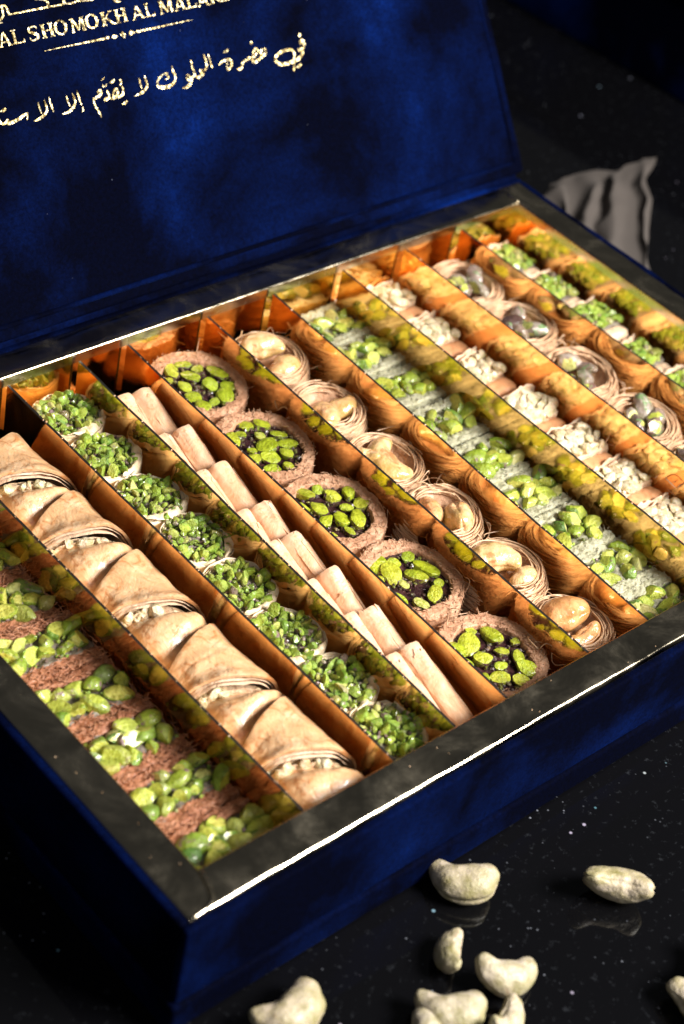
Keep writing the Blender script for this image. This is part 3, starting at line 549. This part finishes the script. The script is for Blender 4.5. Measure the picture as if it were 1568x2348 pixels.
# ---- phyllo cups full of chopped pistachio
def cup_parts(seed):
    h = 2.85; r = np.random.default_rng(seed); out = []
    for q in range(4):
        na, nz = 90, 12; an = np.linspace(0, 2*math.pi, na, endpoint=False); V = []
        base = 1.74-.085*q
        top = h-.02+.05*(3-q)*0+.10*vnoise(np.c_[np.cos(an)*1.5, np.sin(an)*1.5, np.full(na, seed+q*3.3)], 1.3, seed+q, 3)+.04*vnoise(np.c_[np.cos(an), np.sin(an), np.full(na, q)], 7, seed, 1)
        rw = 1+.035*vnoise(np.c_[np.cos(an), np.sin(an), np.full(na, seed*1.0)], 1.5, seed, 2)+.018*vnoise(np.c_[np.cos(an), np.sin(an), np.full(na, q*1.0)], 4.5, seed+q, 2)
        for sd in (0, 1):
            for j in range(nz):
                s = j/(nz-1); s = s if sd == 0 else 1-s
                rad = (base-(0.05 if sd else 0))*rw*(.93+.07*math.sin(s*2.4)); zz = top*s
                V.append(np.c_[rad*np.cos(an), rad*np.sin(an)*.94, zz])
        V = np.array(V).transpose(1, 0, 2).reshape(-1, 3)
        V += .02*vnoise(V, 3, seed+q)[:, None]
        out.append(mesh('phyllo_wrap', V, grid_faces(na, 2*nz, wrap_u=True, flip=True), CREAM))
    rr = np.linspace(0, 1.5, 14); an = np.linspace(0, 2*math.pi, 60, endpoint=False); RR, AA = np.meshgrid(rr, an, indexing='ij')
    V = np.c_[(RR*np.cos(AA)).ravel(), (RR*np.sin(AA)).ravel(), (h-.12+.06*np.cos(RR*1.2)).ravel()]; V[:, 2] += .07*vnoise(V, 2.5, seed, 3)
    fill = mesh('pistachio_filling', V, grid_faces(14, 60, wrap_v=True), PASTE)
    P = []; q = random.Random(seed)
    for k in range(190):
        a, d = q.uniform(0, 6.283), 1.45*math.sqrt(q.random()); vv, ff = nut(seed*1000+k, [q.uniform(.06, .16) for _ in range(3)], 4, 1, cutrange=(.35, .9))
        P.append((vv+np.array((d*math.cos(a), d*math.sin(a), h-.05+q.uniform(-.02, .1))), ff))
    vv, ff = join(P); crumbs = mesh('nut_crumbs', vv, ff, CRUMB, smooth=False)
    # torn sheet folded over part of the rim
    V = []; na = 40
    for i in range(na):
        a = -2.2+2.0*i/(na-1)
        for j in range(7):
            rad = 1.66-.50*j/6*math.sin(math.pi*i/(na-1))**.6; V.append((rad*math.cos(a), rad*math.sin(a)*.95, h+.03+.12*math.sin(j*.5)))
    V = np.array(V); V += np.c_[np.zeros(len(V)), np.zeros(len(V)), 1.0*.13*vnoise(V, 2.8, seed, 3)]
    flap = mesh('folded_flap', V, grid_faces(na, 7), CREAM)
    return out, fill, crumbs, flap, h
CUPS = [cup_parts(600+k) for k in range(3)]
cups = [(11.62, 24.2), (11.42, 20.95), (11.38, 17.85), (11.45, 14.85), (11.28, 11.65), (11.22, 8.45), (11.12, 5.3), (11.05, 2.15)]
for k, (x, y) in enumerate(cups):
    wraps, fill, crumbs, flap, h = CUPS[k % 3]; q = random.Random(650+k)
    root = thing('pistachio_cup', x, y, 'cream phyllo cup filled with bright chopped pistachio, %s from the lid in its row' % ORD[k], 'phyllo cups of chopped pistachio', [0, .5, -.3, .8, .1, -.5, .4, .9][k], (q.uniform(-.02, .10), q.uniform(-.02, .06)))
    for m in wraps: put('phyllo_wrap', m, root)
    put('pistachio_filling', fill, root); put('nut_crumbs', crumbs, root, kind='stuff'); put('folded_flap', flap, root)
    pts = poisson(46, .27, lambda q_: (lambda a, d: (d*math.cos(a), d*math.sin(a)))(q_.uniform(0, 6.283), 1.36*math.sqrt(q_.random())), 3000, 660+k)
    for (px, py) in pts:
        put('pistachio_piece', q.choice(CHOP_V), root, (px, py, h+.0+q.uniform(-.02, .12)+.05*math.cos(math.hypot(px, py)*1.2)), (q.uniform(0, 6), q.uniform(0, 6), q.uniform(0, 6)), q.choice([.55, .7, .85, 1.0, 1.25]))

# ---- pairs of rolled phyllo fingers
def finger_mesh(seed, L=3.5, R=.60):
    na, nl = 40, 40; an = np.linspace(0, 2*math.pi, na, endpoint=False)
    s = np.concatenate([np.full(3, 0.0), np.linspace(0, 1, nl), np.full(3, 1.0)]); V = []
    for i, t in enumerate(s):
        k = 1.0
        if i < 3: k = (.25, .62, .86)[i]
        elif i >= nl+3: k = (.86, .62, .25)[i-nl-3]
        else:
            e = min(t, 1-t)*L; k = .93+.07*min(1, e/.12)
        y = -L/2+L*t+(.05*(1-k) if i < 3 or i >= nl+3 else 0)*0
        dy = 0
        if i < 3: dy = (.16, .10, .03)[i]
        if i >= nl+3: dy = -(.03, .10, .16)[i-nl-3]
        V.append(np.c_[R*k*np.cos(an), np.full(na, y+dy), R*k*np.sin(an)*1.02])
    V = np.concatenate(V); n = np.c_[V[:, 0], np.zeros(len(V)), V[:, 2]]/R
    a = np.arctan2(V[:, 2], V[:, 0])
    V += n*((.05*vnoise(V*np.array((1, .4, 1)), 1.6, seed, 2)+.02*vnoise(V*np.array((3, .5, 3)), 2.2, seed+5, 2))+.045*np.exp(-((a-1.1-.1*(seed % 3))/.10)**2)-.03*np.exp(-((a-1.35)/.12)**2))[:, None]
    F = grid_faces(len(s), na, wrap_v=True, flip=False); F.append(list(range(na))[::-1]); F.append([len(V)-na+i for i in range(na)])
    parts = [(V, F)]; rg = np.random.default_rng(seed)
    for q in range(2):                                   # loose outer sheets with torn edges
        a0 = rg.uniform(-.3, 1.6); a1 = a0+rg.uniform(.9, 2.0); y0 = rg.uniform(-.52, -.2); y1 = rg.uniform(.1, .5); m1, m2 = 26, 30
        aa = np.linspace(0, 1, m1)[:, None]*np.ones((1, m2)); tt = np.ones((m1, 1))*np.linspace(0, 1, m2)[None, :]
        j0 = .05*vnoise(np.c_[aa[:, 0]*7, np.full(m1, q), np.zeros(m1)], 1, seed+q, 3); j1 = .05*vnoise(np.c_[aa[:, 0]*7, np.full(m1, q+5), np.zeros(m1)], 1, seed+q, 3); ja = .06*vnoise(np.c_[tt[0]*6, np.full(m2, q), np.ones(m2)], 1, seed+q, 3)
        A = a0+(a1-a0)*aa+ja[None, :]*aa; Yq = L*((y0+j0)[:, None]*(1-tt)+(y1+j1)[:, None]*tt)
        up = .030+.012*q+.015*np.clip(aa-.8, 0, 1)*5*rg.uniform(0, 1)
        rr = R*(1.0)+up+.02*vnoise(np.c_[A.ravel()*2, Yq.ravel(), np.zeros(A.size)], 1.5, seed+q, 2).reshape(A.shape)
        P = np.c_[(rr*np.cos(A)).ravel(), Yq.ravel(), (rr*np.sin(A)).ravel()]
        P2 = P-np.c_[np.cos(A).ravel(), np.zeros(A.size), np.sin(A).ravel()]*.022
        parts.append((np.r_[P, P2], grid_faces(m1, m2, flip=True)+grid_faces(m1, m2, base=len(P))+[[k, k+1, len(P)+k+1, len(P)+k] for k in range(m2-1)]+[[(m1-1)*m2+k+1, (m1-1)*m2+k, len(P)+(m1-1)*m2+k, len(P)+(m1-1)*m2+k+1] for k in range(m2-1)]+[[(k+1)*m2, k*m2, len(P)+k*m2, len(P)+(k+1)*m2] for k in range(m1-1)]+[[k*m2+m2-1, (k+1)*m2+m2-1, len(P)+(k+1)*m2+m2-1, len(P)+k*m2+m2-1] for k in range(m1-1)]))
    V, F = join(parts)
    return mesh('roll', V, F, FINGER, sharp=50)
FING = [finger_mesh(700+k) for k in range(7)]; FINGL = finger_mesh(720, 4.6)
ys = [(21.9, 0), (18.75, 0), (15.85, 0), (13.05, 0), (10.85, 0), (8.35, 0), (5.75, 0), (2.55, 1)]
for k, (y, lng) in enumerate(ys):
    xc = 12.52+(13.29-12.52)*y/26; xr = 15.34+(15.95-15.34)*y/26; x = xc+1.27; q = random.Random(700+k)
    root = thing('phyllo_finger_stack', x, y, 'little stack of pale rolled phyllo fingers, %s from the lid in its row' % ORD[k], 'stacks of rolled phyllo fingers', q.uniform(-.03, .03), (math.radians(21 if not lng else 14), 0), z=-1.85)
    for sx in (-1, 1):
        put('roll', FINGL if lng else FING[(k*2+(sx > 0)*3) % 7], root, (sx*.57, q.uniform(-.12, .12), q.uniform(-.05, .05)), (q.uniform(-.03, .03), q.uniform(-.5, .5), q.uniform(-.03, .03)))
        put('roll', FING[(k+sx) % 7], root, (sx*.66+.08, q.uniform(-.1, .1), -1.12), (0, q.uniform(-.5, .5), q.uniform(-.03, .03)))
root = thing('phyllo_finger', 13.9, 24.6, 'single pale phyllo finger tucked down behind the stacks beside the lid', None, .3, (.25, 0), z=-3.4); put('roll', FING[1], root, (0, 0, 0), (0, .4, 0), (.9, .55, .9))

# ---- kataifi wheels with whole pistachios
def wheel_parts(seed):
    R, ri, h = 2.36, 1.74, 2.8; na = 220; an = np.linspace(0, 2*math.pi, na, endpoint=False)
    prof = [(R*(.95+.05*math.sin(s*2.6)), h*s) for s in np.linspace(0, .97, 16)]+[(R-.05, h)]+[(R+(ri-R)*s, h+.03*math.sin(s*math.pi)) for s in np.linspace(.1, .97, 12)]+[(ri, h-.06), (ri-.03, h-.2), (ri-.05, h-.45)]
    V = []
    rw = 1+.03*vnoise(np.c_[np.cos(an), np.sin(an), np.full(na, seed*1.0)], 1.2, seed, 2); rin = 1+.10*vnoise(np.c_[np.cos(an), np.sin(an), np.full(na, seed*1.0)], 1.7, seed+9, 2)
    for (rad, z) in prof:
        w = np.clip((rad-ri)/(R-ri), 0, 1); k = rw*w+rin*(1-w); V.append(np.c_[rad*k*np.cos(an), rad*k*np.sin(an), np.full(na, z)])
    V = np.array(V).transpose(1, 0, 2).reshape(-1, 3); npz = len(prof)
    jag = vnoise(V, 9, seed, 2); top = V[:, 2] > h-.3
    V[:, 2] += np.where(top, .035*jag+.05*vnoise(V, 2, seed), 0)
    rad = np.linalg.norm(V[:, :2], axis=1); ang = np.arctan2(V[:, 1], V[:, 0])
    st = vnoise(np.c_[np.cos(ang)*9, np.sin(ang)*9, V[:, 2]*1.2+ang*2], 1.6, seed+2, 2)
    V[:, :2] *= (1+(.022*st)/np.maximum(rad/2, .3))[:, None]
    ringm = mesh('kataifi_ring', V, grid_faces(na, npz, wrap_u=True), WHEEL)
    rr = np.linspace(0, ri*1.08, 16); A = np.linspace(0, 2*math.pi, 60, endpoint=False); RR, AA = np.meshgrid(rr, A, indexing='ij')
    V = np.c_[(RR*np.cos(AA)).ravel(), (RR*np.sin(AA)).ravel(), np.full(RR.size, h-.27)]; V[:, 2] += .08*vnoise(V, 3, seed, 3)
    fill = mesh('dark_syrup_filling', V, grid_faces(16, 60, wrap_v=True), SYRUP)
    def smp(q):
        a = q.uniform(0, 2*math.pi); t = np.array((-math.sin(a), math.cos(a), 0)); n = np.array((math.cos(a), math.sin(a), 0))
        if q.random() < .5:
            d = q.uniform(ri*.98, R); return n*d+np.array((0, 0, h+.05)), t*q.normal()+n*q.normal()+np.array((0, 0, .5*q.random()))
        return n*(R*1.0)+np.array((0, 0, q.uniform(.8, h))), t*.5*q.normal()+np.array((0, 0, 1.0))
    vv, ff = scatter_fibres(620, smp, seed, (.08, .30), (.009, .019), .3)
    vv2, ff2 = scatter_fibres(16, lambda q: ((lambda a: (np.array((math.cos(a)*R*1.02, math.sin(a)*R*1.02, q.uniform(1.5, h)))))(q.uniform(0, 6.28)), q.normal(size=3)), seed+3, (.5, 1.1), (.018, .028), .9)
    vv, ff = join([(vv, ff), (vv2, ff2)])
    P = []; q = random.Random(seed)
    for k in range(110):
        a, d = q.uniform(0, 6.283), ri*.98*math.sqrt(q.random()); c_, e_ = nut(seed*500+k, [q.uniform(.05, .15) for _ in range(3)], 3, 1, cutrange=(.4, .9)); P.append((c_+np.array((d*math.cos(a), d*math.sin(a), h-.22+q.uniform(-.04, .06))), e_))
    c_, e_ = join(P)
    return ringm, fill, mesh('kataifi_strands', vv, ff, WHEELF), mesh('nut_crumbs', c_, e_, CRUMBD, smooth=False), ri, h
WHEELS = [wheel_parts(800+k) for k in range(3)]
wh = [(18.25, 23.35), (18.1, 18.3), (17.95, 13.3), (17.9, 8.25), (17.8, 3.1)]
for k, (x, y) in enumerate(wh):
    ringm, fill, strands, wcr, ri, h = WHEELS[k % 3]; q = random.Random(850+k)
    root = thing('kataifi_round', x, y, 'toasted round kataifi with whole pistachios in dark syrup, %s from the lid in its row' % ORD[k], 'round kataifi filled with pistachios', 1.3*k, (0, 0)); root.scale = (1.0, 1.04, 1)
    root.rotation_euler = (q.uniform(.0, .05), q.uniform(-.03, .03), 0)
    a0 = 1.3*k
    put('kataifi_ring', ringm, root, rot=(0, 0, a0)); put('dark_syrup_filling', fill, root, rot=(0, 0, a0)); put('kataifi_strands', strands, root, rot=(0, 0, a0), kind='stuff'); put('nut_crumbs', wcr, root, rot=(0, 0, a0), kind='stuff')
    pts = poisson(30, .70, lambda q_: (lambda a, d: (d*math.cos(a), d*math.sin(a)))(q_.uniform(0, 6.283), 1.56*math.sqrt(q_.random())), 6000, 860+k)
    for (px, py) in pts:
        put('pistachio', q.choice(WPIST_V), root, (px, py, h-.10+q.uniform(-.07, .05)), (q.uniform(-.2, .2), q.uniform(-.2, .2), q.uniform(0, 6)), q.choice([.55, .7, .8, .9, 1.0]))

# ---- kataifi nests
def cashew_mesh(name, seed, mat, R=.66, r=.45, arc=2.9, half=False, wr=.03):
    nt, na = 48, 44; t = np.sin(np.linspace(-math.pi/2, math.pi/2, nt)); V = []
    for s in t:
        ph = s*arc/2; c = np.array((R*math.sin(ph), R*(1-math.cos(ph)), 0)); nn = np.array((-math.sin(ph), math.cos(ph), 0))
        rad = r*math.sqrt(max(0, 1-abs(s)**2.6))*(1+.13*s)*(1+.10*math.cos(s*3))
        for a in np.linspace(0, 2*math.pi, na, endpoint=False):
            g = 1-.20*math.exp(-((math.sin(a))/.12)**2)*(1 if math.cos(a) < 0 else .7)
            z = rad*.86*math.sin(a)*g
            if half: z = max(z, -.05*rad)
            V.append(c+nn*(rad*math.cos(a)*g)+np.array((0, 0, z)))
    V = np.array(V); V *= (1+.06*vnoise(V, 2.0, seed, 2)+wr*vnoise(V, 4.5, seed+4, 2))[:, None]
    V -= V.mean(axis=0)
    return mesh(name, V, grid_faces(nt, na, wrap_v=True), mat)
CASH = [cashew_mesh('cashew', 900+k, CASHEW, .66+.06*k, .50, 2.6+.35*k) for k in range(3)]+[cashew_mesh('cashew', 910, CASHEW, .9, .56, 1.9, False)]
def nest_parts(seed):
    Ro, h = 1.98, 2.95; r = np.random.default_rng(seed); L, R = [], []
    for k in range(430):
        zz = h*(1-abs(r.normal())*.36) if k < 310 else r.uniform(.3, h)
        zz = max(.15, zz); rim = max(0, (zz-(h-.55))/.55)
        rad = Ro*(.90+.10*math.sin(zz/h*2.6))-abs(r.normal())*.10-rim*r.uniform(0, .62)
        a0 = r.uniform(0, 2*math.pi); span = r.uniform(.7, 3.2); n = max(7, int(span*8)); t = np.linspace(0, 1, n); a = a0+span*t
        wob = r.normal()*.06*np.sin(t*math.pi*r.uniform(.7, 2)); dz = r.normal()*.16*(t-.5)+.07*np.sin(t*6+r.uniform(0, 6))*r.normal()
        L.append(np.c_[(rad+wob)*np.cos(a), (rad+wob)*np.sin(a), np.minimum(zz+dz, h+.12)]); R.append(r.uniform(.020, .044))
    for k in range(14):                                                  # stray ends
        a = r.uniform(0, 2*math.pi); p = np.array((Ro*math.cos(a), Ro*math.sin(a), h-r.uniform(0, .5))); d = np.array((-math.sin(a), math.cos(a), 0))*r.choice([-1, 1])+np.array((math.cos(a), math.sin(a), 0))*r.uniform(.1, .7)+np.array((0, 0, r.uniform(-.2, .7)))
        t = np.linspace(0, 1, 9)[:, None]; L.append(p+d*t*r.uniform(.4, .95)+np.array((0, 0, -.3))*t*t+r.normal(size=3)*.2*np.sin(t*3)); R.append(r.uniform(.020, .032))
    v, f = tubes(L, R, 5); strands = mesh('kataifi_strands', v, f, NEST)
    na = 80; an = np.linspace(0, 2*math.pi, na, endpoint=False)
    prof = [(Ro*.86, 0), (Ro*.93, h*.4), (Ro*.94, h*.75), (Ro*.85, h-.12), (Ro*.72, h-.14), (Ro*.62, h-.45), (Ro*.52, h-.62), (.3, h-.66), (.01, h-.66)]
    V = np.array([np.c_[rad*np.cos(an), rad*np.sin(an), np.full(na, z)] for rad, z in prof]).transpose(1, 0, 2).reshape(-1, 3); V += .05*vnoise(V, 2.5, seed, 3)[:, None]
    return strands, mesh('nest_body', V, grid_faces(na, len(prof), wrap_u=True), NESTCORE), h
NESTS = [nest_parts(920+k) for k in range(4)]
def nest(name, x, y, k, label, group, sc=1.0):
    strands, core, h = NESTS[k % 4]; q = random.Random(950+k+len(name))
    root = thing(name, x, y, label, group, 0, (q.uniform(-.02, .07), q.uniform(-.04, .04))); root.scale = (sc, sc, 1)
    a = 1.7*k; put('nest_body', core, root, rot=(0, 0, a)); put('kataifi_strands', strands, root, rot=(0, 0, a), kind='stuff'); return root, h
cn = [(22.55, 23.3), (22.4, 18.9), (22.25, 14.85), (22.1, 10.75), (22.05, 6.55), (21.95, 2.45)]
CPOSE = [[(0, .05, .62, .05, .25, .1, 2.7, 1.28), (3, .2, -.66, -.15, .1, 0, .2, 1.05)], [(3, -.62, -.3, 0, .3, .4, 1.2, 1.12), (1, .70, .1, -.15, .2, -.2, -.4, .98)], [(2, .35, -.15, -.05, .15, .0, -1.8, 1.28), (0, -.85, .55, .12, 1.0, .3, 2.2, .9)],
         [(0, -.45, .45, 0, .7, .2, 1.0, 1.02), (3, .50, -.45, .1, 1.2, .5, .9, 1.2)], [(1, -.2, .35, .05, .1, .1, 2.6, 1.25), (3, .40, -.68, -.15, .2, 0, .1, .85)], [(3, .2, .42, .1, .5, .1, 2.9, 1.3), (1, .05, -.72, -.05, 1.2, 0, .1, 1.0)]]
for k, (x, y) in enumerate(cn):
    root, h = nest('cashew_nest', x, y, k, 'pale kataifi nest holding syrupy cashews, %s from the lid in its row' % ORD[k], 'kataifi nests with cashews')
    for (m, px, py, dz, rx, ry, rz, sc) in CPOSE[k]: put('cashew', CASH[m], root, (px, py, h-.12+dz), (rx, ry, rz), sc*1.06)
pn = [(35.75, 23.2), (35.75, 19.3), (35.6, 15.05), (35.55, 10.75), (35.5, 6.6)]
for k, (x, y) in enumerate(pn):
    root, h = nest('pistachio_nest', x, y, k+1, 'pale kataifi nest holding purple-skinned pistachios, %s from the lid in its row' % ORD[k], 'kataifi nests with pistachios', 1.07); q = random.Random(980+k)
    for (px, py) in poisson(5, .66, lambda q_: (lambda a, d: (d*math.cos(a), d*math.sin(a)))(q_.uniform(0, 6.283), .95*math.sqrt(q_.random())), 500, 985+k):
        put('pistachio', q.choice(SKIN_V), root, (px, py, h-.2+q.uniform(-.05, .2)), (q.uniform(-.6, .6), q.uniform(-.6, .6), q.uniform(0, 6)), q.uniform(1.0, 1.3))

# ------------------------------------------------------------------ loose cashews on the counter
RC = [cashew_mesh('cashew', 1000+k, RAWCASHEW, .70, .46, 2.85+.25*k, wr=.028) for k in range(3)]
loose = [
 (11.14, -3.08, 0, (.12, -.1, -.78), 1.55, 'curved raw cashew lying alone beside the front wall of the box'),
 (15.64, -7.03, 1, (2.2, .05, -.80), 1.50, 'wrinkled raw cashew lying alone away from the box with its groove upward'),
 (8.32, -5.54, 1, (2.2, .1, .75), 1.05, 'smallest and roundest cashew of the cluster on the granite'),
 (9.40, -7.15, 1, (.5, .25, -.5), 1.32, 'cashew half touching the small round one in the cluster'),
 (6.65, -7.05, 0, (.15, 0, -.60), 1.50, 'kidney shaped cashew lying in front of the small round one'),
 (7.75, -8.70, 2, (1.0, .3, .3), 1.15, 'greyish cashew beside the kidney shaped one in the cluster'),
 (1.6, -3.75, 0, (.15, .0, .05), 1.62, 'curved cashew lying near the front corner of the box'),
 (13.9, -12.3, 1, (.3, 0, 1.2), 1.35, 'brown cashew farthest from the box wall'),
 (15.9, -11.2, 2, (.9, 0, .3), 1.2, 'pale cashew next to the farthest brown one'),
 (4.75, -7.35, 0, (.4, 0, .6), 1.25, 'cashew tucked beneath the kidney shaped one'),
]
for x, y, m, rot, sc, lab in loose:
    o = put('loose_cashew', RC[m], loc=(x, y, TABLE+.5), rot=rot, scale=sc, label=lab, cat='cashew', group='loose cashews on the granite')
    bpy.context.view_layer.update()
    zmin = min((o.matrix_world @ v.co).z for v in RC[m].vertices); o.location.z -= zmin+.0002

# ------------------------------------------------------------------ background: another box, and an added folded sheet imitating a reflection in the granite
b2 = put('velvet_box', None, loc=(74, 36, TABLE), rot=(0, 0, math.radians(4)), label='dim navy velvet box standing blurred behind on the counter', cat='gift box')
vel('body', 9, 12, 3.2, .2, (4, 9, 3.2), b2, (20, 20, 6)); vel('cover', 9.3, 12.3, .6, .2, (4, 9, 7.0), b2, (20, 20, 2))
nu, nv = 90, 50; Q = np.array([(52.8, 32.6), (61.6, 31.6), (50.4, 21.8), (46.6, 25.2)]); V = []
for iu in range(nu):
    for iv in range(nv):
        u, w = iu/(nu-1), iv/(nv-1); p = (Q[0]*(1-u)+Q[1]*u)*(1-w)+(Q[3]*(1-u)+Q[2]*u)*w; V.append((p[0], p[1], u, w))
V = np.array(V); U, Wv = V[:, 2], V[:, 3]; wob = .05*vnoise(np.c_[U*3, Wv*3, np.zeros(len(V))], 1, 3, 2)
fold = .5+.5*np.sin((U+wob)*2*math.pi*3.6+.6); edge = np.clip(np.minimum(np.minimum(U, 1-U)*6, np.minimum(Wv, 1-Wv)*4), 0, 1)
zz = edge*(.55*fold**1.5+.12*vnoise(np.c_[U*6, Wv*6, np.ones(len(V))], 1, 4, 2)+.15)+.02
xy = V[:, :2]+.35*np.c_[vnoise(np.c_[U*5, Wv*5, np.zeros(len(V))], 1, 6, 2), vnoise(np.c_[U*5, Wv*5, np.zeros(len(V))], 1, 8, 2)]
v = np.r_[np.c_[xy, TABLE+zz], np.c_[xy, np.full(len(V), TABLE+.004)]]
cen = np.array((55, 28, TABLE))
put('reflection_sheet', mesh('reflection_sheet', v-cen, grid_faces(nu, nv, flip=True)+grid_faces(nu, nv, base=len(V)), REFLECTION), loc=tuple(cen), label='blurred greyish beige reflection in the granite behind the box, built as a folded sheet', cat='reflection')

# ------------------------------------------------------------------ crumbs caught on the divider edges and the rim
q = random.Random(77); P = []
for k in range(240):
    d = q.choice(DIVS); y = q.uniform(.5, 25); x = d[0]+(d[1]-d[0])*y/26
    vv, ff = nut(5000+k, [q.choice([.02, .03, .04, .06])*q.uniform(.7, 1.3) for _ in range(3)], 3, 1); P.append((vv+np.array((x+q.uniform(-.05, .05), y, -.285)), ff))
for k in range(16):
    x, y = (q.uniform(-1.3, 25), q.uniform(-1.3, -.2)) if q.random() < .6 else (q.uniform(-1.3, -.2), q.uniform(0, 16))
    vv, ff = nut(5500+k, [q.choice([.012, .018, .025])*q.uniform(.7, 1.3) for _ in range(3)], 3, 1); P.append((vv+np.array((x, y, .0)), ff))
vv, ff = join(P); put('pastry_crumbs', mesh('pastry_crumbs', vv, ff, NEST, smooth=False), loc=(0, 0, 0), label='tiny pale pastry crumbs caught on the divider edges and rim', cat='crumbs', kind='stuff')
